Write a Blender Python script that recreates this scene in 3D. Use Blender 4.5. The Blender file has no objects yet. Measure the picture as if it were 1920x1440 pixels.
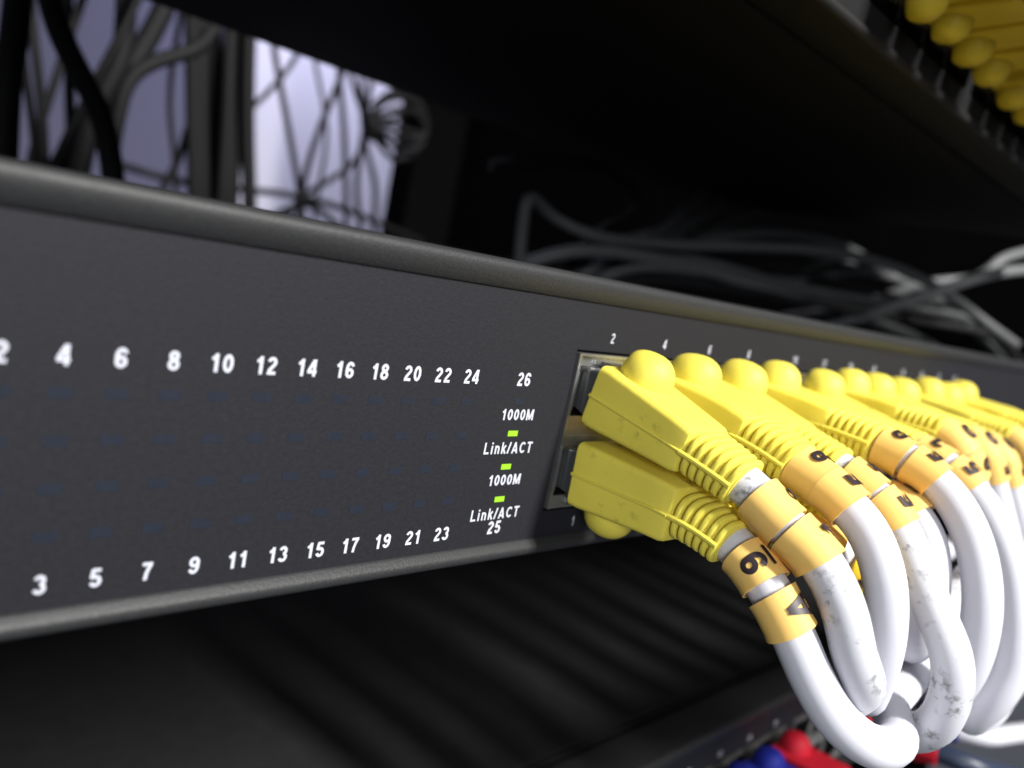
import bpy, bmesh, math, random
from mathutils import Vector, Matrix

S = 0.001                      # all modelling coordinates below are millimetres
random.seed(7)
scn = bpy.context.scene
COL = scn.collection

# ------------------------------------------------------------------ camera, world, lamps, exposure
cam_d = bpy.data.cameras.new('camera'); cam = bpy.data.objects.new('camera', cam_d); COL.objects.link(cam)
cam_d.sensor_width = 36; cam_d.lens = 26.902; cam_d.clip_start = 0.002; cam_d.clip_end = 20
RX, RD, RF = (0.7265938, -0.6588372, 0.1949231), (0.0341957, -0.2486744, -0.9679833), (0.6862158, 0.7099962, -0.1581559)
cam.matrix_world = Matrix(((RX[0], -RD[0], -RF[0], -87.476*S), (RX[1], -RD[1], -RF[1], -77.465*S),
                           (RX[2], -RD[2], -RF[2], 22.98*S), (0, 0, 0, 1)))
cam_d.dof.use_dof = True; cam_d.dof.focus_distance = 0.104; cam_d.dof.aperture_fstop = 14
scn.camera = cam

world = bpy.data.worlds.new('World'); scn.world = world; world.use_nodes = True
bg = world.node_tree.nodes['Background']; bg.inputs[0].default_value = (0.80, 0.86, 1.0, 1); bg.inputs[1].default_value = 0.10

def area(name, loc, target, sx, sy, watts, col):
    d = bpy.data.lights.new(name, 'AREA'); d.shape = 'RECTANGLE'; d.size = sx*S; d.size_y = sy*S; d.energy = watts; d.color = col
    o = bpy.data.objects.new(name, d); COL.objects.link(o); o.location = Vector(loc)*S
    o.rotation_euler = (Vector(target)-Vector(loc)).to_track_quat('-Z', 'Y').to_euler()
    return o
area('ceiling_light', (170, -880, 780), (40, -20, -10), 95, 560, 34.0, (1.0, 0.985, 0.95))
rl = area('fill_light', (-420, -470, 150), (10, -30, -35), 160, 160, 0.145, (0.93, 0.96, 1.0)); rl.data.spread = math.radians(42)  # added fill from the left, beam narrowed to spare the overhead plugs
area('rear_light', (420, 760, 560), (520, 1000, 60), 260, 60, 3.6, (0.78, 0.77, 1.0))

scn.view_settings.view_transform = 'Standard'; scn.view_settings.look = 'None'
scn.view_settings.exposure = 0.0; scn.view_settings.gamma = 1.0; scn.view_settings.use_curve_mapping = False
scn.cycles.max_bounces = 8

# ------------------------------------------------------------------ materials
def mat(name, base, rough=0.5, metal=0.0, var=0.0, vscale=300.0, bump=0.0, bscale=1500.0, spec=0.5, sss=0.0, sss_r=(1, .5, .2),
        dirt=None, dscale=250.0, dthr=0.62, translucent=0.0, emit=None, estr=0.0, aniso=None, coat=0.0, objvar=0.0):
    m = bpy.data.materials.new(name); m.use_nodes = True; nt = m.node_tree; N = nt.nodes; L = nt.links
    p = N['Principled BSDF']; out = N['Material Output']
    p.inputs['Roughness'].default_value = rough; p.inputs['Metallic'].default_value = metal
    p.inputs['Specular IOR Level'].default_value = spec; p.inputs['Coat Weight'].default_value = coat
    tc = N.new('ShaderNodeTexCoord')
    vec = tc.outputs['Object']
    if aniso:
        mp = N.new('ShaderNodeMapping'); mp.inputs['Scale'].default_value = aniso; L.new(vec, mp.inputs[0]); vec = mp.outputs[0]
    colsock = None
    if var or dirt:
        nz = N.new('ShaderNodeTexNoise'); nz.inputs['Scale'].default_value = vscale; nz.inputs['Detail'].default_value = 4; L.new(vec, nz.inputs['Vector'])
        mx = N.new('ShaderNodeMix'); mx.data_type = 'RGBA'
        mx.inputs[6].default_value = tuple(c*(1-var) for c in base)+(1,); mx.inputs[7].default_value = tuple(min(1, c*(1+var)) for c in base)+(1,)
        L.new(nz.outputs['Fac'], mx.inputs[0]); colsock = mx.outputs[2]
        if dirt:
            n2 = N.new('ShaderNodeTexNoise'); n2.inputs['Scale'].default_value = dscale; n2.inputs['Detail'].default_value = 6; n2.inputs['Roughness'].default_value = .65; L.new(vec, n2.inputs['Vector'])
            rp = N.new('ShaderNodeMapRange'); rp.inputs[1].default_value = dthr; rp.inputs[2].default_value = dthr+.14; L.new(n2.outputs['Fac'], rp.inputs[0])
            m2 = N.new('ShaderNodeMix'); m2.data_type = 'RGBA'; m2.inputs[7].default_value = tuple(dirt)+(1,)
            n3 = N.new('ShaderNodeTexNoise'); n3.inputs['Scale'].default_value = dscale*.28; n3.inputs['Detail'].default_value = 2; L.new(vec, n3.inputs['Vector'])
            r3 = N.new('ShaderNodeMapRange'); r3.inputs[1].default_value = .43; r3.inputs[2].default_value = .56; r3.inputs[4].default_value = .85; L.new(n3.outputs['Fac'], r3.inputs[0])
            sc = N.new('ShaderNodeMath'); sc.operation = 'MULTIPLY'; L.new(rp.outputs[0], sc.inputs[0]); L.new(r3.outputs[0], sc.inputs[1])
            L.new(sc.outputs[0], m2.inputs[0]); L.new(colsock, m2.inputs[6]); colsock = m2.outputs[2]
        if objvar:
            oi = N.new('ShaderNodeObjectInfo'); ov = N.new('ShaderNodeMapRange'); ov.inputs[3].default_value = 1-objvar; ov.inputs[4].default_value = 1.0; L.new(oi.outputs['Random'], ov.inputs[0])
            hv = N.new('ShaderNodeHueSaturation'); L.new(ov.outputs[0], hv.inputs['Value']); L.new(colsock, hv.inputs['Color']); colsock = hv.outputs['Color']
        L.new(colsock, p.inputs['Base Color'])
    else:
        p.inputs['Base Color'].default_value = tuple(base)+(1,)
    if bump:
        nb = N.new('ShaderNodeTexNoise'); nb.inputs['Scale'].default_value = bscale; nb.inputs['Detail'].default_value = 3; L.new(vec, nb.inputs['Vector'])
        bp = N.new('ShaderNodeBump'); bp.inputs['Strength'].default_value = bump; bp.inputs['Distance'].default_value = 0.0002
        L.new(nb.outputs['Fac'], bp.inputs['Height']); L.new(bp.outputs[0], p.inputs['Normal'])
    if sss:
        p.inputs['Subsurface Weight'].default_value = sss; p.inputs['Subsurface Radius'].default_value = sss_r; p.inputs['Subsurface Scale'].default_value = 0.0015
    if emit:
        p.inputs['Emission Color'].default_value = tuple(emit)+(1,); p.inputs['Emission Strength'].default_value = estr
    if translucent:
        t = N.new('ShaderNodeBsdfTranslucent'); ms = N.new('ShaderNodeMixShader'); ms.inputs[0].default_value = translucent
        t.inputs[0].default_value = tuple(base)+(1,)
        if colsock: L.new(colsock, t.inputs[0])
        L.new(p.outputs[0], ms.inputs[1]); L.new(t.outputs[0], ms.inputs[2]); L.new(ms.outputs[0], out.inputs[0])
    return m

M_panel = mat('panel_paint', (0.0112, 0.0114, 0.0152), .62, var=.5, vscale=1900, bump=.2, bscale=2600, spec=.3)
for nd in M_panel.node_tree.nodes:            # speckled paint: warm and bluish flecks
    if nd.bl_idname == 'ShaderNodeMix': nd.inputs[6].default_value = (0.0048, 0.0042, 0.0034, 1); nd.inputs[7].default_value = (0.0185, 0.0188, 0.0272, 1)
    if nd.bl_idname == 'ShaderNodeTexNoise' and nd.inputs['Scale'].default_value == 1900: nd.inputs['Scale'].default_value = 1500; nd.inputs['Detail'].default_value = 8; nd.inputs['Roughness'].default_value = .75
M_rim = mat('rim_paint', (0.0255, 0.0259, 0.0272), .5, var=.35, vscale=2400, bump=.3, bscale=3600, spec=.32)
M_case = mat('case_paint', (0.0135, 0.0135, 0.0138), .8, var=.25, vscale=260, bump=.15, bscale=1800, spec=.12)
M_ink = mat('white_ink', (0.52, 0.53, 0.60), .6)
M_led_off = mat('dark_led_window', (0.0148, 0.0185, 0.0285), .4, var=.2, vscale=500, spec=.3)
M_led_on = mat('lit_led', (0.1, 0.2, 0.02), .4, emit=(0.36, 0.80, 0.008), estr=1.0)
M_shield = mat('jack_shield', (0.62, 0.62, 0.60), .32, metal=.9, var=.3, vscale=350)
M_cavity = mat('jack_cavity', (0.012, 0.012, 0.012), .5)
M_contact = mat('gold_contact', (0.7, 0.5, 0.15), .3, metal=1)
M_yellow = mat('yellow_rubber', (0.83, 0.70, 0.095), .54, var=.09, vscale=110, bump=.2, bscale=700, spec=.35, objvar=.10, sss=.12, sss_r=(1, .8, .15),
               dirt=(0.34, 0.26, 0.04), dscale=330, dthr=.56)
M_yellow_shaded = mat('shaded_yellow_rubber', (0.50, 0.38, 0.03), .5, var=.1, vscale=160, spec=.3)  # darker copy of the yellow rubber: shade painted in for the overhead plugs
M_red = mat('red_rubber', (0.40, 0.009, 0.022), .6, var=.1, spec=.2)
M_blue = mat('blue_rubber', (0.011, 0.017, 0.21), .6, var=.1, spec=.2)
M_white = mat('white_jacket', (0.585, 0.585, 0.64), .48, var=.03, vscale=120, spec=.45, sss=.2, sss_r=(1, 1, 1), bump=.08, bscale=500)
M_scuff = mat('scuffed_white_jacket', (0.575, 0.575, 0.62), .5, var=.04, vscale=120, spec=.45, sss=.15, sss_r=(1, 1, 1), bump=.1, bscale=500,
              dirt=(0.17, 0.165, 0.16), dscale=650, dthr=.52)
M_grey = mat('grey_jacket', (0.30, 0.32, 0.33), .45, var=.08)
M_navy = mat('navy_jacket', (0.02, 0.03, 0.06), .4, var=.08)
M_orange = mat('orange_sleeve', (1.0, 0.60, 0.175), .5, var=.07, vscale=200, spec=.22, sss=.15, sss_r=(1, .5, .1), translucent=.1)
M_amber = mat('bright_yellow_sleeve', (0.93, 0.66, 0.05), .38, var=.05, vscale=200, translucent=.22)
M_tagink = mat('black_tag_ink', (0.022, 0.012, 0.016), .5)
M_clear = mat('clear_plug_plastic', (0.05, 0.05, 0.05), .15, spec=.8)
M_black = mat('black_cable', (0.005, 0.005, 0.006), .6, spec=.25, var=.2)
M_dark = mat('dark_grey_cable', (0.011, 0.011, 0.012), .65, spec=.25, var=.2)
M_mid = mat('mid_grey_cable', (0.085, 0.088, 0.09), .55, var=.15)
M_pale = mat('pale_grey_cable', (0.18, 0.185, 0.19), .5, var=.08)
M_wall = mat('pale_wall_paint', (0.70, 0.70, 0.78), .8, var=.03, vscale=8)
M_door = mat('grey_door_paint', (0.13, 0.13, 0.205), .8, var=.05, vscale=12)
M_rack = mat('rack_paint', (0.004, 0.004, 0.0042), .95, var=.2, vscale=60, spec=0.0)

# ------------------------------------------------------------------ mesh helpers
def build(name, bm, m, parent=None, smooth=35):
    bmesh.ops.recalc_face_normals(bm, faces=bm.faces)
    me = bpy.data.meshes.new(name); bm.to_mesh(me); bm.free()
    me.materials.append(m)
    if smooth:
        me.polygons.foreach_set('use_smooth', [True]*len(me.polygons)); me.set_sharp_from_angle(angle=math.radians(smooth))
    o = bpy.data.objects.new(name, me); COL.objects.link(o)
    if parent: o.parent = parent
    return o
def empty(name, loc, label, cat, group=None):
    o = bpy.data.objects.new(name, None); COL.objects.link(o); o.location = Vector(loc)*S; o.empty_display_size = .01
    o['label'] = label; o['category'] = cat
    if group: o['group'] = group
    return o
def tag(o, label, cat, group=None):
    o['label'] = label; o['category'] = cat
    if group: o['group'] = group
    return o
def box(bm, x0, x1, y0, y1, z0, z1, bev=0):
    vs = [bm.verts.new(Vector(c)*S) for c in ((x0,y0,z0),(x1,y0,z0),(x1,y1,z0),(x0,y1,z0),(x0,y0,z1),(x1,y0,z1),(x1,y1,z1),(x0,y1,z1))]
    fs = [bm.faces.new([vs[i] for i in f]) for f in ((0,1,2,3),(4,5,6,7),(0,1,5,4),(1,2,6,5),(2,3,7,6),(3,0,4,7))]
    if bev:
        es = list({e for f in fs for e in f.edges})
        bmesh.ops.bevel(bm, geom=es, offset=bev*S, segments=2, affect='EDGES')
def loft(bm, rings, cap=True, closed=False):
    R = [[bm.verts.new(Vector(p)*S) for p in r] for r in rings]
    n = len(R[0])
    for a, b in zip(R, R[1:]):
        for i in range(n): bm.faces.new((a[i], a[(i+1) % n], b[(i+1) % n], b[i]))
    if closed:
        a, b = R[-1], R[0]
        for i in range(n): bm.faces.new((a[i], a[(i+1) % n], b[(i+1) % n], b[i]))
    elif cap:
        bm.faces.new(R[0]); bm.faces.new(R[-1][::-1])
def rrect(w, h, r, k=4):
    r = min(r, w/2-.01, h/2-.01); pts = []
    for cx, cy, a0 in ((w/2-r, h/2-r, 0), (-w/2+r, h/2-r, 90), (-w/2+r, -h/2+r, 180), (w/2-r, -h/2+r, 270)):
        for i in range(k+1):
            a = math.radians(a0+90*i/k); pts.append((cx+r*math.cos(a), cy+r*math.sin(a)))
    return pts
def sup(w, h, e, n=28):
    pts = []
    for i in range(n):
        a = 2*math.pi*i/n; c, s = math.cos(a), math.sin(a)
        pts.append((w/2*math.copysign(abs(c)**(2/e), c), h/2*math.copysign(abs(s)**(2/e), s)))
    return pts

class Path:
    """Catmull-Rom curve through points (mm) sampled by arc length, with an upright frame."""
    def __init__(self, pts, step=.5, up=(0, 0, 1)):
        P = [Vector(p) for p in pts]; P = [P[0]*2-P[1]]+P+[P[-1]*2-P[-2]]
        raw = []
        for i in range(1, len(P)-2):
            p0, p1, p2, p3 = P[i-1:i+3]
            d0, d1, d2 = [max(1e-6, (b-a).length**.5) for a, b in ((p0, p1), (p1, p2), (p2, p3))]
            m1 = (p1-p0)/d0-(p2-p0)/(d0+d1)+(p2-p1)/d1; m2 = (p2-p1)/d1-(p3-p1)/(d1+d2)+(p3-p2)/d2
            m1 *= d1; m2 *= d1
            n = max(6, int((p2-p1).length/step))
            for j in range(n):
                t = j/n
                raw.append((2*t**3-3*t**2+1)*p1+(t**3-2*t**2+t)*m1+(-2*t**3+3*t**2)*p2+(t**3-t**2)*m2)
        raw.append(P[-2])
        for _ in range(6): raw = [raw[0]]+[(raw[i-1]+raw[i]*2+raw[i+1])/4 for i in range(1, len(raw)-1)]+[raw[-1]]
        self.p = raw; self.s = [0]
        for a, b in zip(raw, raw[1:]): self.s.append(self.s[-1]+(b-a).length)
        self.len = self.s[-1]
        # rotation-minimising frame
        t0 = (raw[1]-raw[0]).normalized(); u = Vector(up); n = u-t0*u.dot(t0)
        if n.length < .2: u = Vector((1, 0, 0)); n = u-t0*u.dot(t0)
        n.normalize(); self.t = [t0]; self.n = [n]
        for i in range(1, len(raw)):
            t = (raw[min(i+1, len(raw)-1)]-raw[i-1]).normalized(); n = n-t*n.dot(t); n.normalize(); self.t.append(t); self.n.append(n)
    def at(self, s):
        import bisect
        s = max(0, min(self.len-1e-6, s)); i = max(0, bisect.bisect_right(self.s, s)-1)
        i = min(i, len(self.p)-2); f = (s-self.s[i])/max(1e-9, self.s[i+1]-self.s[i])
        c = self.p[i].lerp(self.p[i+1], f); t = self.t[i].lerp(self.t[i+1], f).normalized()
        n = self.n[i].lerp(self.n[i+1], f); n = (n-t*n.dot(t)).normalized()
        return c, t, n, t.cross(n)
    def ring(self, s, sec, dn=0):
        c, t, n, b = self.at(s)
        return [c+b*x+n*(y+dn) for x, y in sec]
def tube(bm, path, r, s0=0, s1=None, step=1.2, n=18):
    s1 = path.len if s1 is None else s1; k = max(2, int((s1-s0)/step))
    sec = [(r*math.cos(2*math.pi*i/n), r*math.sin(2*math.pi*i/n)) for i in range(n)]
    loft(bm, [path.ring(s0+(s1-s0)*i/k, sec) for i in range(k+1)])
def arc(cx, cy, rx, ry, a0, a1, n=18):
    return [(cx+rx*math.cos(math.radians(a0+(a1-a0)*i/n)), cy+ry*math.sin(math.radians(a0+(a1-a0)*i/n))) for i in range(n+1)]
SIX = [arc(.28, .31, .185, .215, 0, 360, 28), arc(.30, .56, .205, .35, 28, 180, 14)+[(.095, .36)]]
GLYPH = {                       # centre lines of the strokes, cap height 1
 '0': (.57, [arc(.285, .5, .185, .405, 0, 360, 30)]),
 '1': (.50, [[(.31, 0), (.31, 1)], [(.08, .70), (.2, .77), (.29, .9)]]),
 '2': (.57, [arc(.285, .70, .18, .205, 172, -20, 16)+[(.38, .52), (.22, .33), (.13, .18)], [(.04, .09), (.52, .09)]]),
 '3': (.57, [arc(.27, .715, .165, .195, 165, -90, 16), arc(.265, .30, .19, .21, 85, -165, 18)]),
 '4': (.57, [[(.41, 0), (.41, 1)], [(.0, .27), (.56, .27)], [(.37, .95), (.06, .30)]]),
 '5': (.57, [[(.12, .91), (.50, .91)], [(.165, .97), (.105, .47)], arc(.275, .325, .19, .235, 140, -162, 18)]),
 '6': (.57, SIX), '9': (.57, [[(.565-x, 1-y) for x, y in st] for st in SIX]),
 '7': (.56, [[(.03, .91), (.53, .91)], [(.45, .88), (.33, .62), (.25, .35), (.21, 0)]]),
 '8': (.57, [arc(.285, .735, .16, .175, 0, 360, 26), arc(.285, .295, .19, .205, 0, 360, 28)]),
 'M': (.82, [[(.10, 0), (.10, 1)], [(.72, 0), (.72, 1)], [(.13, .99), (.41, .06)], [(.69, .99), (.41, .06)]]),
 'L': (.58, [[(.11, 0), (.11, 1)], [(.12, .09), (.56, .09)]]),
 'i': (.24, [[(.11, 0), (.11, .72)], [(.11, .84), (.11, 1)]]),
 'n': (.55, [[(.11, 0), (.11, .72)], arc(.275, .44, .165, .2, 150, 0, 10)+[(.44, 0)]]),
 'k': (.54, [[(.11, 0), (.11, 1)], [(.14, .30), (.47, .73)], [(.24, .42), (.49, 0)]]),
 '/': (.30, [[(.03, 0), (.27, 1)]]),
 'A': (.70, [[(.08, 0), (.35, .98)], [(.62, 0), (.35, .98)], [(.18, .26), (.52, .26)]]),
 'C': (.70, [arc(.37, .5, .27, .405, 42, 318, 24)]),
 'T': (.60, [[(.0, .91), (.58, .91)], [(.29, 0), (.29, .95)]]),
}
def text_bm(body, height, sx=1.02, weight=.185, spacing=.14, sub=1):
    """Flat lettering of cap height `height` mm centred on the origin, strokes as ribbons in the xy plane."""
    bm = bmesh.new(); pen = 0.0; lay = 0
    for ch in body:
        w, strokes = GLYPH[ch]
        for st in strokes:
            lay += 1; pts = []
            for a, b in zip(st, st[1:]):
                k = max(1, int(sub*math.dist(a, b)/.08)) if sub > 1 else 1
                pts += [(a[0]+(b[0]-a[0])*q/k, a[1]+(b[1]-a[1])*q/k) for q in range(k)]
            pts.append(st[-1]); pts = [((pen+x*sx), y) for x, y in pts]
            shut = math.dist(pts[0], pts[-1]) < 1e-6; n = len(pts); prev = None
            for i, (x, y) in enumerate(pts):
                a = pts[i-1] if i else (pts[-2] if shut else pts[0]); b = pts[i+1] if i < n-1 else (pts[1] if shut else pts[-1])
                dx, dy = b[0]-a[0], b[1]-a[1]; l = math.hypot(dx, dy); nx, ny = -dy/l*weight/2, dx/l*weight/2
                cur = [bm.verts.new(((x+nx*q), (y+ny*q), .004*(lay % 4))) for q in ((-1, -.33, .33, 1) if sub > 1 else (-1, 1))]
                if prev:
                    for q in range(len(cur)-1): bm.faces.new((prev[q], prev[q+1], cur[q+1], cur[q]))
                prev = cur
        pen += w*sx+spacing
    pen -= spacing
    for v in bm.verts: v.co = Vector(((v.co.x-pen/2)*height, (v.co.y-.5)*height, v.co.z))
    return bm

# ------------------------------------------------------------------ setting: wall, rack, door behind
bm = bmesh.new(); box(bm, -700, 1500, 1000, 1010, -400, 800)
o = build('wall', bm, M_wall, smooth=0); o['kind'] = 'structure'
bm = bmesh.new(); box(bm, -640, 322, 955, 975, -390, 790)
rd = build('cabinet_door', bm, M_door, smooth=0); tag(rd, 'dim lavender grey cabinet door standing behind the left-hand hanging cables', 'door')
rack = empty('equipment_rack', (0, 600, -400), 'dark equipment rack frame closing off the right side behind the switches', 'rack')
def rpart(n, *b):
    bm = bmesh.new(); box(bm, *b, bev=1.0); o = build(n, bm, M_rack); o.location = -rack.location; o.parent = rack
rpart('side_panel', 430, 434, 30, 640, -400, 480)
rpart('rear_post', 368, 428, 600, 640, -400, 480)
rpart('top_light_blocker', -260, 434, 30, 640, 480.5, 484)  # unseen, added to block light and keep the rack interior dark

# ------------------------------------------------------------------ the switch (built once, copied above and below)
PITCH, GAP = 13.97, 5.3
def port_x(i): return 7.28+PITCH*i+GAP*(i//4)
sw = empty('network_switch', (0, 0, 0), 'dark grey network switch with numbered lamps and yellow plugs, in the middle', 'network switch', 'stacked dark grey switches')
X0, X1 = -124, 316
bm = bmesh.new(); box(bm, X0, X1, 12, 192, -21.3, 22.3, bev=.8); build('case', bm, M_case, sw)
# front panel with three openings for the jack blocks
bm = bmesh.new()
ops = [(-.45, 56.6), (-.45+61.18, 56.6+61.18), (-.45+122.36, 56.6+122.36)]
ZT, ZB = 11.6, -14.6
xb = [X0+2]
for a, b in ops: xb += [a, b]
xb += [X1-2]
for i in range(len(xb)-1):
    if i % 2 == 0: box(bm, xb[i], xb[i+1], 0, 1.6, -20.4, 20.4)
    else:
        box(bm, xb[i], xb[i+1], 0, 1.6, ZT, 20.4); box(bm, xb[i], xb[i+1], 0, 1.6, -20.4, ZB)
bmesh.ops.remove_doubles(bm, verts=bm.verts, dist=1e-6)
build('front_panel', bm, M_panel, sw, smooth=0)
# rim: profile in (y, z), extruded along x, mirrored below
prof = [(1.0, 18.9), (-.1, 18.95), (-.35, 19.15), (-.95, 20.2), (-1.15, 20.7), (-1.15, 21.3), (-1.0, 21.8), (-.6, 22.2), (0, 22.35), (8.5, 22.35), (9.3, 22.2), (9.5, 22.0), (11.9, 21.6), (11.9, 19.5)]
RIM_UP, RIM_DN = .55, .85        # the lip is taller above than below
for sgn in (1, -1):
    bm = bmesh.new()
    n = 24
    loft(bm, [[(X0+(X1-X0)*k/n, y, sgn*(z+(RIM_UP if sgn > 0 else -RIM_DN)*max(0, min(1, (z-19.1)/2)))) for y, z in prof] for k in range(n+1)])
    build('rim', bm, M_rim, sw, smooth=40)
for xa, xb_ in ((X0, X0+3), (X1-3, X1)):
    bm = bmesh.new(); box(bm, xa, xb_, -1.6, 11.5, -18.8, 18.8, bev=.5); build('end_cap', bm, M_rim, sw)
# jack blocks with recessed ports
for k in range(3):
    x0 = 61.18*k; w = 56.15
    bm = bmesh.new()
    cols = [(port_x(4*k+j)-5.9, port_x(4*k+j)+5.9) for j in range(4)]
    zr = [(-12.2, -4.0), (1.0, 9.2)]
    xs_ = [x0+.05]+[v for c in cols for v in c]+[x0+w]; zs_ = [-14.1, -12.2, -4.0, 1.0, 9.2, 11.1]
    for i in range(len(xs_)-1):
        for j in range(len(zs_)-1):
            if i % 2 == 1 and j in (1, 3): continue
            f = [(xs_[i], .35, zs_[j]), (xs_[i+1], .35, zs_[j]), (xs_[i+1], .35, zs_[j+1]), (xs_[i], .35, zs_[j+1])]
            bm.faces.new([bm.verts.new(Vector(v)*S) for v in f])
    # outer shell walls and a bright raised lip
    box(bm, x0-.0, x0+.55, -.45, 11, -14.1, 11.1); box(bm, x0+w-.55, x0+w, -.45, 11, -14.1, 11.1)
    box(bm, x0+.55, x0+w-.55, -.3, 11, 10.7, 11.1); box(bm, x0+.55, x0+w-.55, -.3, 11, -14.1, -13.75)
    # grounding springs and ribs on the shield face
    for (ca, cb) in cols:
        for zz in (9.9, -12.95): box(bm, (ca+cb)/2-3, (ca+cb)/2+3, -.1, .3, zz-.35, zz+.35)
        box(bm, ca-.9, ca-.35, -.15, .3, 2.0, 8.2); box(bm, ca-.9, ca-.35, -.15, .3, -11.2, -5.0)
    box(bm, x0+.6, x0+w-.6, -.05, .3, -2.9, -2.2)
    jb = build('jack_block', bm, M_shield, sw, smooth=0)
    for (ca, cb) in cols:
        for (za, zb) in zr:
            bm = bmesh.new(); pr = [(ca, cb, za, zb)]
            v = [Vector(c)*S for c in ((ca, .36, za), (cb, .36, za), (cb, .36, zb), (ca, .36, zb), (ca, 11.5, za), (cb, 11.5, za), (cb, 11.5, zb), (ca, 11.5, zb))]
            V = [bm.verts.new(c) for c in v]
            for f in ((4, 5, 6, 7), (0, 1, 5, 4), (1, 2, 6, 5), (2, 3, 7, 6), (3, 0, 4, 7)): bm.faces.new([V[i] for i in f])
            for q in range(8):
                xx = ca+2.3+q*1.02; box(bm, xx, xx+.4, 3.0, 10.5, (za+zb)/2-1.2, (za+zb)/2-.9)
            build('port', bm, M_cavity, jb, smooth=0)
# printed lettering
def printed(body, x, z, h, name='printed_number', **kw):
    bm = text_bm(body, h, **kw)
    for v in bm.verts: v.co = Vector((v.co.x+x, -.02-v.co.z, v.co.y+z))*S
    return build(name, bm, M_ink, sw, smooth=0)
LX, LP = -69.29, 4.898
for i in range(12):
    printed(str(2*i+2), LX+LP*(i-1), 6.5, 2.0); printed(str(2*i+1), LX+LP*(i-1), -16.25, 2.0)
printed('26', -10.4, 6.5, 2.0); printed('25', -10.4, -16.25, 2.0)
for z in (1.2, -8.8): printed('1000M', -10.2, z, 1.65, 'printed_word', weight=.18, sx=1.08, spacing=.15)
for z in (-3.85, -14.05): printed('Link/ACT', -10.7, z, 1.75, 'printed_word', weight=.165, spacing=.17)
for i in range(12):
    printed(str(2*i+2), port_x(i), 13.9, 1.7, weight=.13, sx=.95); printed(str(2*i+1), port_x(i), -16.9, 1.7, weight=.13, sx=.95)
# indicator windows
def led(x, z, m, name):
    bm = bmesh.new(); box(bm, x-1.05, x+1.05, -.03 if m is M_led_off else -.08, .5, z-.52, z+.52, bev=.12 if m is M_led_on else 0); build(name, bm, m, sw, smooth=0)
for i in range(12):
    for z in (2.9, -1.75, -6.5, -11.4): led(LX+LP*(i-1), z, M_led_off, 'indicator_window')
led(-10.4, 3.2, M_led_off, 'indicator_window')
for z in (-1.65, -6.75, -11.8): led(-10.5, z, M_led_on, 'indicator_light')

def copy_tree(o, parent=None):
    c = o.copy(); COL.objects.link(c)
    if parent: c.parent = parent
    for ch in o.children: copy_tree(ch, c)
    return c
M_panel_shaded = mat('shaded_panel_paint', (0.010, 0.010, 0.011), .75, var=.2, vscale=900, spec=.15)  # darker copies of panel and rim colour, with shade put into them
M_rim_shaded = mat('shaded_rim_paint', (0.014, 0.014, 0.014), .6, var=.2, vscale=900, spec=.2)
def paint_shade(o, table):
    for ch in o.children:
        if ch.type == 'MESH' and ch.material_slots and ch.data.materials[0] in table:
            ch.material_slots[0].link = 'OBJECT'; ch.material_slots[0].material = table[ch.data.materials[0]]
        paint_shade(ch, table)
up = copy_tree(sw); up.location = Vector((0, 0, 99))*S; up['label'] = 'switch overhead with shade painted into its colours, its underside and lower front edge crossing the top right'
paint_shade(up, {M_panel: M_panel_shaded, M_rim: M_rim_shaded, M_case: M_panel_shaded, M_ink: M_rim_shaded, M_shield: M_rack, M_led_on: M_led_off})  # shade on the overhead copy is painted in, lettering and jack shields included
lo = copy_tree(sw); lo.location = Vector((0, 0, -99))*S; lo['label'] = 'black switch at the bottom, its top crossed by soft streaks of shadow'

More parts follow.
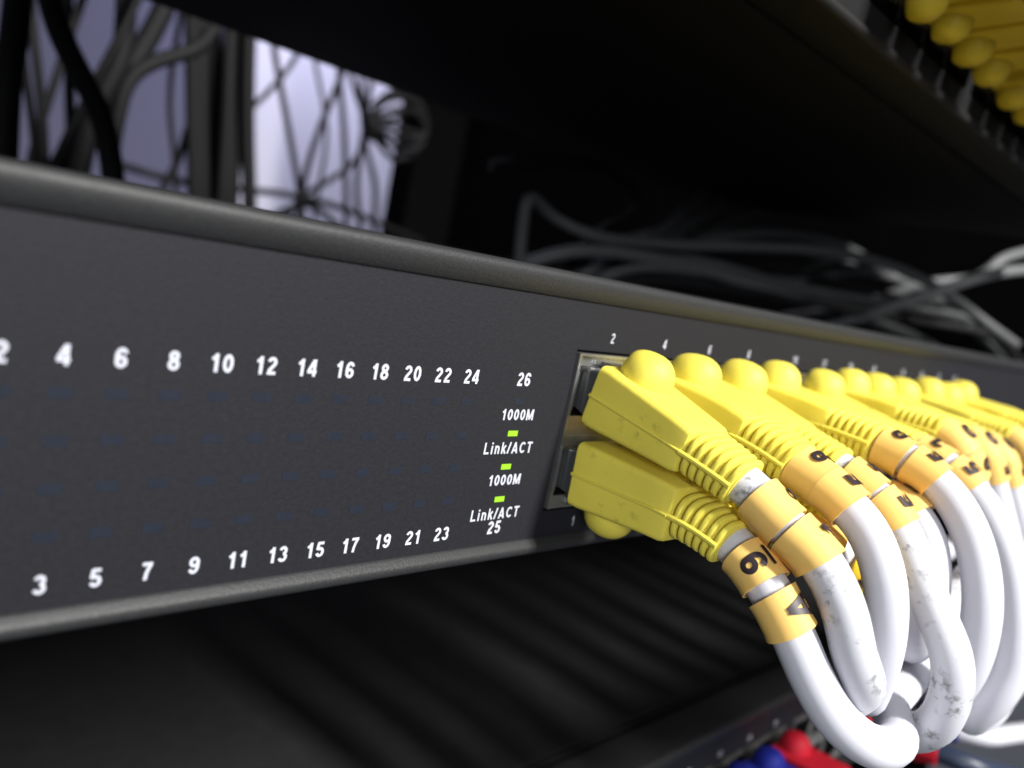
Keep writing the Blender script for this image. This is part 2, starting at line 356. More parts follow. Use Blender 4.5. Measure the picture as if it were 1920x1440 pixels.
# ------------------------------------------------------------------ patch cables
def make_cable(label, pts, jacket=None, boot_m=None, flip=False, tags=(), group='white patch cables with yellow boots in the middle switch', r=2.85,
               bw=(12.4, 10.0), bh=(9.7, 6.9), roll=0, tagmat=None, detail=True):
    x, y, z = pts[0]
    root = empty('patch_cable', (x, y, z), label, 'patch cable', group)
    jacket = jacket or M_white; boot_m = boot_m or M_yellow
    P = Path([Vector(p)-Vector(pts[0]) for p in pts])
    if roll:
        P.n = [n*math.cos(math.radians(roll))+t.cross(n)*math.sin(math.radians(roll)) for n, t in zip(P.n, P.t)]
    sg = -1 if flip else 1
    # connector body seen between the jack and the boot
    bm = bmesh.new(); loft(bm, [P.ring(0, rrect(11.4, 6.6, .4)), P.ring(4.5, rrect(11.4, 7.8, .4))]); box(bm, -5.7, 5.7, -.01, 9, -3.3, 3.3)
    box(bm, -1.6, 1.6, -3.5, 6, sg*3.4, sg*4.2)
    build('connector', bm, M_clear, root)
    # rubber boot: body, seam, dome over the latch, six ribs
    bm = bmesh.new()
    def wh(s):
        f = max(0, min(1, (s-5)/15.5)); return bw[0]+(bw[1]-bw[0])*f, bh[0]+(bh[1]-bh[0])*f
    rings = [P.ring(3.0, rrect(bw[0]-1.2, bh[0]-1.2, .8)), P.ring(3.0, rrect(bw[0]-.5, bh[0]-.4, 1.0)), P.ring(3.25, rrect(bw[0], bh[0]+.1, 1.1))]
    for s in (5, 8, 11, 14, 17, 20.2): w, h = wh(s); rings.append(P.ring(s, rrect(w, h, .85)))
    w, h = wh(20.5); rings += [P.ring(20.75, rrect(w-.35, h-.35, .9)), P.ring(20.95, rrect(w-1.0, h-1.0, 1.0))]
    loft(bm, rings)
    core = []
    for i in range(9): s = 20.5+i*1.02; f = i/8; core.append(P.ring(s, sup(8.5-1.7*f, 6.0+.15*f, 2.6)))
    loft(bm, core)
    def rib_wh(s): f = (s-21.3)/7.6; return 10.0-2.4*f, 7.3-.35*f
    for i in range(6):
        a = 21.4+i*1.25; b = a+.88
        w, h = rib_wh(a)
        loft(bm, [P.ring(a, sup(w-1.0, h-1.0, 2.7)), P.ring(a+.08, sup(w-.3, h-.3, 3.0)), P.ring(a+.2, sup(w-.05, h-.05, 3.0)), P.ring(a+.36, sup(w, h, 3.0)), P.ring(b-.36, sup(w-.1, h-.05, 3.0)), P.ring(b-.2, sup(w-.15, h-.1, 3.0)), P.ring(b-.08, sup(w-.4, h-.4, 3.0)), P.ring(b, sup(w-1.0, h-1.0, 3.0))])
    for side in (-1, 1):               # moulding seam and the bridge along the ribs
        rr = []
        for i in range(17):
            s = 3.1+i*(17.6/16); w, h = wh(s); e = w/2*side
            rr.append(P.ring(s, [(e-.6*side, -.30), (e+.16*side, -.30), (e+.30*side, -.12), (e+.30*side, .08), (e+.1*side, .22), (e-.6*side, .22)]))
        loft(bm, rr)
        rr = []
        for i in range(9):
            s = 20.6+i*(7.9/8); w, h = rib_wh(s); e = w/2*side
            rr.append(P.ring(s, [(e-1.9*side, -.5), (e+.1*side, -.5), (e+.34*side, -.2), (e+.34*side, .1), (e+.1*side, .35), (e-1.9*side, .35)]))
        loft(bm, rr)
    boot = build('boot', bm, boot_m, root, smooth=38)
    # latch cover dome
    bm = bmesh.new(); rings = []
    nu, nv = 20, 10; dome = random.Random(int(x*13+z)).uniform(4.2, 5.0)
    for j in range(nv+1):
        a = math.pi/2*j/nv
        ring = []
        for i in range(nu):
            t = 2*math.pi*i/nu
            sl = 7.4+4.9*math.cos(a)**.8*math.cos(t)*(1.0 if math.cos(t) < 0 else .85); wd = 4.15*math.cos(a)**.85*math.sin(t); ht = dome*math.sin(a)**.9 if j else -.8
            s = max(4.1+.25*math.sin(3*t+x), sl); c, T, Nn, B = P.at(s)
            ring.append(c+B*wd+Nn*sg*(bh[0]/2-.35+ht))
        rings.append(ring)
    loft(bm, rings); build('latch_cover', bm, boot_m, boot, smooth=60)
    # jacket
    bm = bmesh.new(); tube(bm, P, r, 27.0); build('jacket', bm, jacket, root, smooth=60)
    # printed marker sleeves
    for t in tags:
        s0, s1, chars, ang = t[:4]; tw = t[4] if len(t) > 4 else 0; tm = t[5] if len(t) > 5 else (tagmat or M_orange)
        R = 3.45; bm = bmesh.new(); n = 44; rr = random.Random(int(x*10+s0*7)); seam = rr.uniform(.5, 2.2)+math.pi; sk = rr.uniform(-.10, .10)
        def sec(rad, ov=.42):        # wrapped once round with a lifted, overlapping end
            o = []
            for i in range(n):
                a = seam+2*math.pi*i/n; q = rad+ov*max(0, (i/n-.72)/.28)**1.5*1.0+.10*math.cos(2*(a-tw))+.05*math.cos(3*a+sk*30)
                o.append((q*math.cos(a), q*math.sin(a)))
            return o
        def skew(ring, c): return [p+P.at((s0+s1)/2)[1]*sk*(p-c).dot(P.at((s0+s1)/2)[3]) for p in ring]
        k = 5; outer = []; inner = []
        for i in range(k+1):
            so = s0+(s1-s0)*i/k; si = s1+(s0-s1)*i/k
            outer.append(skew(P.ring(so, sec(R+(.10 if i in (0, k) else .02*(i % 2)))), P.at(so)[0])); inner.append(skew(P.ring(si, sec(R-.24)), P.at(si)[0]))
        loft(bm, outer+inner, closed=True)
        sl = build('marker_sleeve', bm, tm, root, smooth=50)
        if chars:
            tb = text_bm(chars, 3.5, sx=1.1, weight=.20, sub=2)
            sm = (s0+s1)/2
            if chars == '9':       # underlined nine
                for q in range(-3, 3):
                    v4 = [tb.verts.new((a*.42, b, 0)) for a, b in ((q, -2.65), (q+1, -2.65), (q+1, -2.15), (q, -2.15))]
                    tb.faces.new(v4)
            for v in tb.verts:
                c, T, Nn, B = P.at(sm-v.co.x); rad = R+.24+v.co.z; a = math.radians(ang)+v.co.y/R
                v.co = (c+Nn*rad*math.cos(a)+B*rad*math.sin(a))*S
            build('printed_character', tb, M_tagink, sl, smooth=0)
    return root

def bundle(dy, dz, x): return [(x+18, -41+dy, -35+dz), (x+45, -36+dy, -37+dz), (x+120, -35+dy, -38+dz)]
def fig(x): return 'th'
cab = [
 # label, points, kwargs
 ('front lower plug with the 9 and A sleeves, cable lowest and nearest', [(7.0,0.0,-7.3),(7.0,-6.0,-7.2),(7.0,-12.0,-7.2),(7.0,-18.0,-7.2),(7.0,-24.0,-7.7),(7.0,-29.7,-9.3),(7.0,-34.9,-12.4),(7.5,-39.1,-16.5),(9.1,-42.3,-21.4),(11.7,-45.3,-25.8),(16.0,-47.7,-29.1),(21.4,-48.9,-31.4),(27.2,-48.9,-32.9),(33.0,-47.7,-33.9),(38.3,-44.1,-32.5),(44.6,-43.3,-32.0),(50.8,-42.8,-31.4),(56.9,-43.2,-30.4),(62.9,-44.1,-30.1),(69.0,-44.8,-30.3),(75.1,-44.4,-30.6),(94.5,-37.9,-30.0),(114.5,-35.3,-28.2),(134.5,-37.4,-28.9),(154.5,-38.0,-29.9),(174.4,-35.8,-30.8),(193.5,-39.0,-33.8)],
  dict(flip=True, tags=((30.6, 35.5, '9', 55), (36.9, 41.9, 'A', 20, .6)), bh=(10.1, 8.4), bw=(12.4, 10.6))),
 ('front upper plug with a domed latch cover and bare white gap before its sleeves', [(7.2,0.0,5.9),(7.2,-5.9,4.8),(7.1,-11.8,3.6),(7.0,-17.6,2.4),(6.9,-23.5,1.0),(7.2,-29.1,-0.9),(8.3,-34.2,-3.9),(9.5,-39.3,-6.8),(10.5,-43.1,-11.3),(12.0,-45.3,-16.7),(15.3,-46.5,-21.5),(19.3,-44.7,-25.3),(23.1,-41.9,-29.1),(27.4,-39.4,-32.6),(33.0,-38.6,-34.4),(39.0,-38.5,-35.0),(45.0,-38.4,-35.2),(51.0,-38.3,-34.9),(56.9,-38.6,-34.0),(62.9,-38.9,-32.8),(68.8,-39.3,-31.3),(88.0,-36.6,-25.8),(107.7,-35.2,-22.6),(127.8,-35.2,-23.3),(147.8,-35.7,-24.3),(167.8,-36.7,-24.8),(188.0,-37.7,-26.8),(195.9,-38.3,-28.4)],
  dict(tags=((31, 36.4, '9', -30), (37, 42.4, '1', -20)), jacket=M_scuff)),
 ('second plug along the upper row, two wide sleeves touching, white cable bulging forward', [(21.3,0.0,5.0),(21.2,-6.0,5.1),(21.2,-12.0,4.9),(21.0,-18.0,4.3),(20.6,-23.9,3.2),(20.5,-29.5,1.4),(20.5,-35.2,-0.6),(20.8,-40.2,-3.8),(21.4,-43.4,-8.8),(22.6,-44.8,-14.5),(24.6,-44.9,-20.1),(27.3,-44.1,-25.4),(30.8,-42.8,-30.0),(36.3,-40.1,-29.3),(42.0,-38.0,-29.4),(47.7,-36.0,-29.9),(53.4,-34.2,-30.6),(59.2,-32.5,-31.4),(64.9,-30.8,-32.2),(70.7,-29.4,-32.8),(76.7,-28.6,-33.0),(96.8,-29.6,-32.4),(116.9,-30.3,-30.8),(136.8,-30.7,-29.9),(156.8,-30.4,-29.9),(177.0,-30.1,-32.5)],
  dict(tags=((28.6, 33.4, '9', 5), (33.5, 38.3, '5', -10)), bw=(12.4, 10.4))),
 ('third plug along the upper row, drooping, its white cable smudged with dirt', [(35.2,0.0,5.0),(35.1,-6.0,4.7),(35.0,-11.9,3.8),(35.0,-17.8,2.8),(35.0,-23.7,1.7),(35.0,-29.6,0.3),(35.0,-35.1,-1.9),(35.0,-39.9,-5.5),(35.0,-43.5,-10.2),(35.0,-47.2,-15.0),(35.0,-50.7,-19.8),(36.0,-51.9,-25.5),(37.4,-51.0,-31.3),(40.2,-48.1,-35.6),(45.0,-45.8,-38.0),(50.9,-45.2,-39.5),(56.9,-44.7,-40.8),(62.9,-44.3,-41.7),(69.0,-43.9,-42.2),(75.0,-43.7,-42.3),(81.0,-43.6,-41.9),(101.0,-42.0,-39.3),(121.1,-39.1,-35.8),(141.9,-39.2,-35.0),(163.2,-39.8,-35.6),(184.7,-41.9,-31.0),(191.1,-43.6,-28.7)],
  dict(tags=((30.2, 35.4, '5', -15), (36, 41.2, '5', 0)), jacket=M_scuff)),
 ('lower plug beside the front one, with a brighter yellow sleeve glimpsed between cables', [(21.3,0.0,-7.3),(21.3,-6.0,-7.3),(21.3,-12.0,-7.3),(21.4,-18.0,-7.2),(21.6,-24.0,-7.4),(21.9,-30.0,-7.9),(24.5,-35.1,-9.2),(28.5,-37.5,-12.7),(32.2,-38.1,-17.4),(37.6,-36.8,-19.3),(43.3,-34.9,-19.7),(49.1,-33.1,-20.1),(54.8,-31.3,-20.5),(60.6,-29.7,-20.6),(66.5,-28.7,-20.4),(72.5,-28.1,-20.2),(78.5,-28.0,-20.1),(84.6,-28.0,-20.1),(90.6,-28.2,-20.4),(96.6,-28.4,-20.7),(102.6,-28.6,-21.2),(122.5,-28.8,-22.8),(142.4,-28.9,-23.7),(162.4,-29.0,-24.2),(176.3,-29.0,-24.5)],
  dict(flip=True, tags=((30.5, 35.5, '4', 60), (37, 43, '5', 60, 0, M_amber)))),
 ('lower plug under the fourth column, pale cable half hidden behind the smudged one', [(49.2,0.0,-7.3),(49.1,-6.0,-7.1),(49.0,-12.0,-6.8),(48.6,-17.9,-6.1),(48.0,-23.8,-5.2),(47.1,-29.7,-4.3),(46.1,-35.6,-3.7),(45.9,-40.2,-7.2),(45.5,-42.6,-12.6),(45.4,-43.5,-18.6),(46.0,-43.0,-24.5),(50.1,-40.9,-26.3),(55.7,-38.7,-26.7),(61.4,-36.6,-27.5),(67.0,-34.7,-28.3),(72.9,-33.9,-29.9),(78.7,-34.2,-31.8),(84.5,-34.7,-33.5),(90.4,-34.9,-35.0),(96.3,-35.1,-36.4),(102.2,-35.3,-37.7),(122.2,-35.8,-40.5),(141.5,-33.5,-35.8),(161.3,-34.1,-34.8),(181.0,-34.1,-37.1),(192.9,-34.6,-37.6)],
  dict(flip=True, tags=((33.5, 38.5, '5', -10),))),
 ('lower plug under the third column, mostly hidden by neighbouring sleeves', [(35.2,0.0,-7.3),(35.2,-6.0,-7.3),(35.2,-12.0,-7.3),(35.4,-18.0,-7.4),(35.7,-24.0,-7.8),(36.4,-29.9,-8.7),(40.0,-32.1,-10.4),(44.8,-32.8,-12.0),(49.5,-33.4,-13.6),(54.3,-34.0,-15.1),(59.2,-34.4,-16.8),(64.0,-34.5,-18.6),(68.8,-34.2,-20.4),(73.7,-33.5,-22.2),(78.7,-32.5,-23.7),(83.7,-31.4,-24.8),(88.9,-30.2,-25.7),(94.2,-29.1,-26.4),(99.6,-28.0,-26.8),(105.1,-27.0,-27.0),(110.6,-26.2,-27.2),(129.8,-25.1,-28.5),(149.5,-24.7,-29.3),(169.3,-24.7,-29.6),(189.1,-25.5,-30.0)],
  dict(flip=True, tags=((31, 36, '3', 60),))),
 ('fourth plug along the upper row, straight boot, sleeves marked 9 and 5 apart', [(49.2,0.0,5.0),(49.1,-6.0,5.1),(48.9,-12.0,5.2),(48.7,-18.0,5.2),(48.3,-24.0,5.0),(48.0,-29.9,4.3),(48.0,-35.7,2.7),(48.0,-41.0,-0.0),(48.0,-45.2,-4.3),(48.0,-48.1,-9.5),(48.1,-49.9,-15.2),(48.6,-50.5,-21.1),(49.7,-50.0,-27.0),(51.2,-48.3,-32.5),(55.7,-46.6,-34.9),(61.2,-44.9,-35.7),(66.7,-43.1,-36.4),(72.2,-41.2,-37.2),(77.8,-39.5,-38.2),(83.4,-38.2,-39.5),(89.1,-37.3,-40.8),(108.3,-35.3,-44.8),(128.1,-33.9,-46.1),(148.2,-33.1,-45.8),(168.5,-33.5,-43.4),(189.3,-35.7,-43.0),(199.3,-38.8,-44.7)],
  dict(tags=((28.9, 33.6, '9', 10), (34.4, 39.4, '5', 5)))),
 ('fifth plug along the upper row, after the gap in the jacks, short orange sleeves', [(68.4,0.0,5.0),(68.2,-6.0,4.6),(68.1,-12.0,4.0),(68.1,-17.9,3.5),(67.8,-23.9,3.1),(67.2,-29.9,2.8),(67.0,-35.6,1.1),(67.0,-40.6,-2.2),(67.0,-44.7,-6.5),(67.0,-48.0,-11.5),(67.0,-50.3,-17.1),(66.8,-52.0,-22.8),(66.5,-52.8,-28.8),(65.9,-51.9,-34.6),(66.9,-49.4,-40.0),(72.6,-49.5,-41.1),(78.3,-49.4,-42.2),(84.1,-49.0,-43.3),(89.8,-48.4,-44.3),(95.5,-47.7,-45.3),(101.2,-47.1,-46.2),(120.5,-45.4,-48.7),(140.1,-44.4,-50.4),(159.8,-44.1,-51.4),(179.8,-44.2,-51.7),(199.7,-42.1,-50.8),(213.5,-41.3,-49.8)],
  dict(tags=((29.2, 34.2, '3', 10), (35.2, 40.2, '5', 15)))),
 ('sixth plug along the upper row, straight boot with two broad sleeves touching', [(82.4,0.0,5.0),(82.2,-6.0,5.2),(81.8,-12.0,5.6),(81.2,-17.9,6.1),(80.5,-23.9,6.2),(80.0,-29.8,5.8),(81.0,-32.9,2.8),(82.5,-34.4,-1.0),(84.3,-35.8,-4.7),(86.2,-37.1,-8.3),(88.2,-38.2,-11.9),(90.4,-39.1,-15.3),(92.9,-39.9,-18.5),(95.6,-40.6,-21.6),(98.5,-40.9,-24.5),(101.7,-40.8,-27.3),(105.1,-40.1,-29.9),(108.7,-38.7,-32.1),(112.6,-36.6,-33.6),(116.8,-34.5,-34.7),(121.2,-32.5,-35.8),(138.0,-28.4,-40.0),(156.7,-27.0,-42.9),(176.3,-28.0,-42.1),(196.3,-28.9,-40.7),(216.4,-30.1,-39.4),(226.5,-30.8,-38.8)],
  dict(tags=((28.6, 33.6, '9', 0), (33.7, 38.7, '9', 5)))),
]
for nm, pts in (('seventh', [(96.4,0.0,5.0),(96.4,-6.0,5.1),(96.4,-12.0,5.2),(96.2,-18.0,5.2),(96.0,-24.0,5.1),(95.8,-29.9,4.4),(96.9,-32.9,1.3),(98.8,-34.3,-2.7),(100.7,-35.8,-6.6),(102.7,-37.2,-10.4),(104.8,-38.5,-14.1),(107.1,-39.7,-17.7),(109.6,-40.8,-21.2),(112.3,-41.8,-24.4),(115.2,-42.7,-27.5),(118.4,-43.4,-30.4),(121.7,-44.1,-33.1),(125.3,-44.0,-35.7),(128.9,-42.9,-38.0),(132.8,-41.1,-39.6),(136.9,-39.0,-40.4),(152.0,-32.5,-39.6),(168.6,-27.5,-36.8),(186.8,-24.8,-36.7),(205.9,-23.3,-36.9),(225.6,-22.5,-37.0),(245.4,-22.0,-37.0),(247.3,-22.0,-37.0)]),
                ('eighth', [(110.4,0.0,5.0),(110.4,-6.0,4.7),(110.3,-12.0,4.3),(110.1,-18.0,3.8),(109.9,-23.9,3.4),(109.7,-29.9,2.8),(110.9,-32.9,-0.4),(112.8,-34.5,-4.4),(114.7,-36.1,-8.3),(116.7,-37.5,-12.2),(118.9,-39.0,-16.0),(121.2,-40.2,-19.7),(123.7,-41.4,-23.3),(126.4,-42.5,-26.7),(129.3,-43.4,-30.0),(132.5,-44.1,-33.0),(136.0,-44.3,-35.9),(139.8,-43.7,-38.4),(143.7,-42.4,-40.7),(147.8,-41.1,-42.7),(152.1,-39.8,-44.6),(168.1,-35.5,-48.8),(185.8,-31.2,-49.6),(204.6,-28.4,-49.9),(224.1,-27.3,-50.0),(243.8,-27.5,-49.9),(259.8,-28.0,-49.0)]),
                ('ninth', [(129.6,0.0,5.0),(129.7,-6.0,5.1),(129.6,-12.0,5.1),(129.4,-18.0,5.1),(129.2,-24.0,4.9),(129.0,-29.9,4.2),(130.2,-32.9,1.0),(132.0,-34.5,-3.0),(133.9,-36.0,-6.9),(136.0,-37.5,-10.9),(138.1,-38.9,-14.7),(140.4,-40.3,-18.5),(142.9,-41.5,-22.1),(145.6,-42.7,-25.6),(148.5,-43.7,-29.0),(151.6,-44.5,-32.3),(154.9,-45.0,-35.5),(158.5,-44.5,-38.5),(162.4,-43.2,-41.1),(166.5,-42.0,-43.5),(170.8,-40.8,-45.8),(186.6,-38.1,-52.4),(204.6,-38.2,-55.3),(223.9,-37.3,-54.6),(243.5,-35.9,-53.9),(263.3,-35.0,-53.3),(279.3,-34.5,-53.0)]),
                ('tenth', [(143.6,0.0,5.0),(143.6,-6.0,4.5),(143.6,-11.9,3.9),(143.4,-17.9,3.2),(143.2,-23.9,2.8),(143.0,-29.8,2.2),(144.2,-32.9,-1.0),(146.2,-34.5,-4.9),(148.2,-36.0,-8.9),(150.4,-37.6,-12.7),(152.6,-39.1,-16.5),(155.0,-40.6,-20.2),(157.6,-41.9,-23.8),(160.4,-43.1,-27.3),(163.4,-44.2,-30.7),(166.6,-45.3,-33.9),(170.1,-46.0,-37.0),(173.7,-46.7,-39.9),(177.8,-47.2,-42.5),(182.2,-47.5,-44.6),(186.8,-47.8,-46.4),(203.3,-47.4,-51.4),(221.2,-44.8,-54.4),(240.1,-42.8,-55.7),(259.6,-41.8,-56.2),(279.5,-41.2,-56.4),(293.4,-41.0,-56.5)]),
                ('eleventh', [(157.6,0.0,5.0),(157.6,-6.0,5.4),(157.5,-12.0,5.7),(157.3,-18.0,6.0),(157.1,-24.0,5.9),(157.0,-29.9,5.2),(157.9,-32.9,1.9),(159.5,-34.5,-2.4),(161.2,-36.1,-6.6),(162.9,-37.7,-10.8),(164.8,-39.2,-14.9),(166.7,-40.7,-18.9),(168.8,-42.2,-22.9),(171.1,-43.6,-26.8),(173.6,-44.9,-30.6),(176.4,-45.7,-34.3),(179.6,-44.4,-37.7),(182.9,-42.8,-41.0),(186.3,-41.4,-44.1),(190.0,-39.7,-47.0),(194.1,-37.6,-48.8),(210.6,-33.1,-52.2),(228.8,-31.0,-54.5),(247.9,-29.6,-55.4),(267.5,-28.8,-55.6),(287.4,-28.3,-55.5),(307.3,-28.0,-55.5)])):
    cab.append(('%s plug along the upper row, blurred in the distance' % nm, pts, dict(tags=((28.6, 33.6, '9', 0), (33.7, 38.7, '5', 5)))))
ROLL = (0, 0, 2, -3, 1, -2, 2, -2, 3.5, -1, 4, -4, 2, -3, 5, -2)
for (lab, pts, kw), rl_ in zip(cab, ROLL): make_cable(lab, pts, roll=rl_, **kw)

# plugs of the overhead switch; unseen top row and rising cables added to shade it
ORD = ['first', 'second', 'third', 'fourth', 'fifth', 'sixth', 'seventh', 'eighth']
for n, i in enumerate(range(4, 12)):
    px = port_x(i); z0 = 91.7
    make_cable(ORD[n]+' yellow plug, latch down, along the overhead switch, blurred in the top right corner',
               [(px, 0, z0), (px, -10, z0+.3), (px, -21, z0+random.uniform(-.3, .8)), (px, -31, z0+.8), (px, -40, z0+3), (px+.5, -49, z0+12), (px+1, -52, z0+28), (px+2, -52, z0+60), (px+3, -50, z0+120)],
               flip=True, boot_m=M_yellow_shaded, group='yellow plugs in the overhead switch')
    make_cable(ORD[n]+' unseen yellow plug added in the top row of the overhead switch to shade the blurred ones',
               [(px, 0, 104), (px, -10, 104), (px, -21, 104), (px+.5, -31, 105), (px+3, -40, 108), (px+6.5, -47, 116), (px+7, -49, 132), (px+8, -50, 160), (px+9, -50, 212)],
               boot_m=M_yellow_shaded, group='yellow plugs in the overhead switch')

# plugs of the bottom switch
lowp = [
 (5, M_blue, M_grey, 'blue plug in the bottom switch, leftmost at the lower edge', None),
 (6, M_blue, M_grey, 'blue plug in the bottom switch, right beside a dark red one', None),
 (7, M_red, M_grey, 'dark red plug in the bottom switch, behind the nearest white cable', None),
 (10, M_red, M_navy, 'bright red plug in the bottom switch with a dark cable', [(0, 0, 0), (0, -10, 1.5), (0, -21, 4), (.5, -29, 5.8), (3, -36, 6), (14, -42, 3.4), (32, -47, -2), (60, -52, -10)]),
 (11, M_blue, M_white, 'blue plug in the bottom switch with a bright white cable heading right', [(0, 0, 0), (0, -10, 1.5), (0, -21, 4), (.5, -28, 5.5), (5, -34, 6), (18, -38, 5.2), (30, -40, 3.5), (60, -43, -1), (100, -45, -8)]),
]
for n, (i, bmt, jm, lab, rel) in enumerate(lowp):
    px = port_x(i); z0 = -97.0 if i == 10 else -94.0
    rel = rel or [(0, 0, 0), (0, -10, 1.5), (0, -21, 4), (.5, -29, 5.5), (3, -37, 4), (9, -44, -3), (14, -47, -14), (17, -47, -30)]
    make_cable(lab, [(px+a, b, z0+c) for a, b, c in rel], jacket=jm, boot_m=bmt, group='coloured plugs in the bottom switch')

# ------------------------------------------------------------------ loose cables hanging behind
def loose(pts, rad, m, label, group, name='hanging_cable', cat='cable'):
    o0 = Vector(pts[0]); P = Path([Vector(p)-o0 for p in pts], step=3)
    bm = bmesh.new(); tube(bm, P, rad, step=2.5, n=12)
    o = build(name, bm, m, None, smooth=60); o.location = o0*S; tag(o, label, cat, group); return o
HG = 'dark cables hanging behind the middle switch'
hang = [
 ([(-35.6,250,82),(-35.6,250,64.9),(-36.5,250,48.8),(-35.1,252,16)], 4.6, M_black, 'thick black cable at the far left edge of the rear opening'),
 ([(-19.1,330,93.9),(-15.1,330,71.2),(-10.7,330,47.6),(-6.7,330,14)], 2.1, M_dark, 'thin dark cable between the two thick black ones'),
 ([(-31.4,230,80),(-24.9,230,63.6),(-13.6,231,47.7),(-8.2,233,36.4),(-2.5,236,14)], 4.0, M_black, 'thick black cable slanting down to the right, in front'),
 ([(5.2,380,108.5),(9.5,380,66.7),(15.3,380,14)], 2.6, M_dark, 'faint straight grey cable just right of the slanting black one'),
 ([(15.7,320,103.4),(16.4,321,76.1),(8.7,322,51.7),(3.7,320,14)], 4.6, M_dark, 'thick dark grey cable curving down to the left'),
 ([(41,350,110.8),(28.6,350,77.7),(17.7,350,55.6),(5.6,350,30),(0,352,12)], 5.2, M_dark, 'thick grey cable crossing behind towards the lower left'),
 ([(57.5,340,96.6),(38.5,340,83.6),(26.4,340,71.6),(22.6,340,46.9),(22.3,342,14)], 3.6, M_dark, 'grey cable arching down out of the upright bundle'),
 ([(77.2,420,126),(84.2,420,74.6),(93.5,420,8)], 4.6, M_dark, 'first upright grey cable of the straight bundle, counted from the left'),
 ([(85.1,425,126),(90.5,425,76.3),(100.1,425,8)], 4.6, M_dark, 'second upright grey cable of the straight bundle, counted from the left'),
 ([(95.2,433,127),(103.3,433,73.3),(109.2,433,8)], 4.6, M_dark, 'third upright grey cable of the straight bundle, counted from the left'),
 ([(99.6,418,126),(104.7,418,73.7),(109.1,418,8)], 4.2, M_dark, 'front upright grey cable in the middle of the straight bundle'),
 ([(109.5,430,128),(113.9,430,76.2),(120,430,8)], 5.0, M_dark, 'fifth upright grey cable of the straight bundle'),
 ([(112.1,420,124),(118.5,420,74.1),(129.2,420,8)], 4.6, M_dark, 'right-hand upright grey cable of the straight bundle'),
 ([(145.3,460,134),(160.7,460,92.3),(183.2,460,31),(187.6,460,12)], 2.3, M_black, 'dark cable falling straight across the bright gap to the knot'),
 ([(172.5,480,136),(157.5,480,108.4),(139.3,480,83.6)], 2.0, M_dark, 'short thin cable slanting across the top of the bright gap'),
 ([(194,450,128),(183.5,450,87.2),(177.7,450,51.8),(177.1,450,14)], 2.3, M_black, 'dark cable curving down to the knot from the right'),
 ([(201.5,470,136),(214,470,90.9),(230.8,470,8)], 2.3, M_black, 'straight dark cable right of the knot'),
 ([(209.1,463,130),(227.5,463,100.5),(224,463,73.5),(203.7,463,53),(180,463,32)], 2.3, M_black, 'dark cable bending back left to the knot'),
 ([(232.3,474,134),(232.9,474,91.6),(234.1,474,54.7),(247.6,474,8)], 2.3, M_black, 'dark cable bowing left beside the coil'),
 ([(230.2,484,132),(241.9,484,89.5),(257,484,58.8),(263.3,484,8)], 2.3, M_black, 'dark cable bowing right beside the coil'),
 ([(50.2,446,32.5),(86.4,446,29.8),(138.9,446,33.8),(170.1,446,36.5),(209.3,446,34.9),(285,446,22)], 2.4, M_black, 'thin cable running level along the bottom of the opening'),
 ([(76,441,10),(80.3,440,26.1),(86.5,440,42.5),(89.6,440,63.1)], 2.4, M_dark, 'short grey cable leaning against the foot of the bundle'),
 ([(160,452,20),(172,454,27),(186,455,33),(205,456,26),(220,457,17)], 2.6, M_black, 'dark tails splaying out under the knot'),
 ([(-29.4, 300.0, 86.7), (-23.7, 300.0, 60.4), (-15.5, 300.0, 17.9)], 1.6, M_dark, 'thin dark strand between the left edge and the slanting black cable'),
 ([(8.1, 360.0, 107.3), (0.5, 360.0, 68.2), (-7.7, 360.0, 21.3)], 2, M_dark, 'thin strand crossing down to the left behind the slanting black cable'),
 ([(15.4, 300.0, 101.1), (0.8, 300.0, 57.1), (-10.7, 300.0, 18.9)], 1.8, M_black, 'thin black strand crossing the thick grey cables towards the lower left'),
 ([(64.6, 400.0, 121.3), (63.9, 400.0, 74.7), (73.4, 400.0, 25.6)], 1.7, M_dark, 'thin strand hanging just left of the straight bundle'),
 ([(174.2, 455.0, 132.7), (191.1, 455.0, 89.1), (192.2, 455.0, 27.2)], 1.5, M_black, 'thin strand hanging in the bright gap between knot and coil'),
]
for p, rad, m, lab in hang:
    if p[0][2] > 70:                  # carry on up past the overhead switch and down behind this one
        a, b = Vector(p[-1])-Vector(p[-2]), Vector(p[-1])
        p = [(p[0][0]+(p[0][0]-p[1][0])*.7, p[0][1], p[0][2]+50)]+list(p)
        if b.z < 45: p.append((b.x+a.x*.6, b.y+4, -70))
    loose(p, rad, m, lab, HG)
coil = empty('coiled_cable', (226, 450, 100), 'coil of black cable looped at the right edge of the rear opening', 'cable')
for pts in ([(220.9,450,102.8),(231.8,450,119.4),(252.3,450,127.2),(266,450,122.9),(252.3,450,115.1),(226.1,450,100.2)],
            [(218.3,445,100.2),(239,445,115.5),(261,445,117.5),(271.3,445,105.9),(257.7,445,97.5),(223.5,445,97.6)],
            [(221.6,450,99),(237.2,450,92.3),(262.9,450,89.2),(273.3,450,101.3),(249.6,450,104.3),(223.3,450,102.2)],
            [(226.5,455,114.1),(242.5,455,130.5),(265.6,455,129),(276.9,455,113.4),(273.3,455,93.6),(252.8,455,80.4),(233.2,455,92)]):
    bm = bmesh.new(); tube(bm, Path([Vector(p)-Vector((226, 450, 100)) for p in pts], step=2), 2.5, step=2, n=12); build('loop', bm, M_black, coil, smooth=60)
bm = bmesh.new(); bmesh.ops.create_icosphere(bm, subdivisions=3, radius=8*S)
for v in bm.verts: v.co *= 1+.12*math.sin(900*v.co.x)*math.cos(700*v.co.z)
bmesh.ops.scale(bm, vec=(.8, .7, 1.5), verts=bm.verts); build('tie_wrap', bm, M_black, coil, smooth=60)

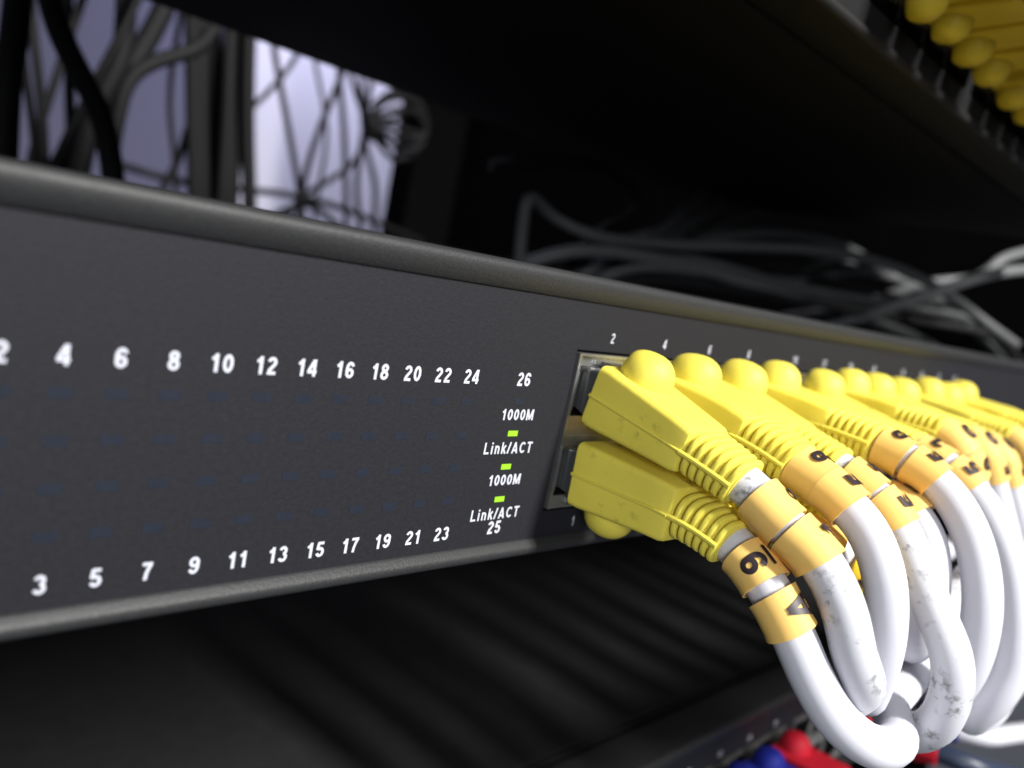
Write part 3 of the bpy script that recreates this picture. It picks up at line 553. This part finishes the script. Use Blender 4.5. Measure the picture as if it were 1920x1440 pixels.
GG = 'dim grey cables lying behind the switch on the right'
grey = [
 ([(131,156,4),(124,152,28),(120.5,150,46),(123,150,48.6),(134.1,150,43.4),(147.5,140,39),(188.2,130,42.3),(227.6,110,49.8),(257.7,90,54.8),(295.5,70,53.5),(306.7,50,45.3),(310,38,38.2),(325,25,29.8)], 2.4, M_mid, 'long grey cable hooked at its left end, brightening to the right'),
 ([(120,175,58),(146.8,160,67.7),(178.1,160,69.1),(199.2,160,61.3),(197.6,160,52.3),(178.9,160,44.1),(160,168,14)], 2.6, M_black, 'dark cable curling in a loop behind the hooked one'),
 ([(112,170,6),(128,152,22),(143.3,140,31.3),(172,130,34.7),(210,120,34.6),(248.3,100,31.4),(305.9,90,35.6),(337.6,60,47.1)], 2.8, M_mid, 'grey cable sagging along the switch top'),
 ([(296,110,16),(292,85,28),(293,58,44),(299,44,54),(321.3,40,60.8),(368.7,40,69.2)], 2.5, M_pale, 'pale cable bending up out at the right edge, lower of two'),
 ([(338,150,20),(336,110,34),(346,76,54),(363.4,60,61.3),(368,55,71.1),(397.5,50,81.9)], 2.4, M_pale, 'pale cable bending up out at the right edge, upper of two'),
 ([(270,170,84),(258.9,170,75.2),(228.6,160,55.3),(180,150,34)], 3.0, M_mid, 'grey slanting cable behind the loop, first of three'),
 ([(300,170,90),(283.5,170,79.3),(257.3,165,61.3),(200,150,36)], 3.0, M_mid, 'grey slanting cable behind the loop, second of three'),
 ([(350,172,92),(333.2,170,87.1),(283.4,160,67.9),(220,150,40)], 3.0, M_mid, 'grey slanting cable behind the loop, third of three'),
 ([(176,160,4),(205,150,34),(240,135,54),(316.9,120,65),(360.9,100,55),(372,70,44.8),(363.8,50,37.7)], 2.8, M_mid, 'grey cable arching over the others towards the right'),
 ([(150,168,8),(172,152,26),(195,142,37),(251,120,37.5),(320,100,29.7),(380,80,22),(440,70,4)], 2.8, M_mid, 'low grey cable lying nearest the switch top'),
]
rs = random.Random(5)
NTH = ['nearest', 'second', 'third', 'fourth', 'fifth', 'sixth', 'seventh', 'rearmost']
for n in range(8):
    y0 = 112+n*8; h = 26+n*4+rs.uniform(-3, 3); sag = rs.uniform(-8, 8)
    grey.append(([(130+n*9, y0+22, 3), (150+n*9, y0+10, h*.8), (205+n*6, y0, h+sag*.4), (262+n*4, y0-18, h+sag), (318, y0-44, h+8-sag*.6), (366+n*2, y0-64, h+6), (440, y0-74, h-12)],
                 1.7+rs.uniform(-.2, .5), M_mid if n % 3 else M_dark, 'faint thin grey strand in the dim bundle behind the switch, %s of eight' % NTH[n]))
for p, rad, m, lab in grey: loose(p, rad, m, lab, GG, 'patch_cable')
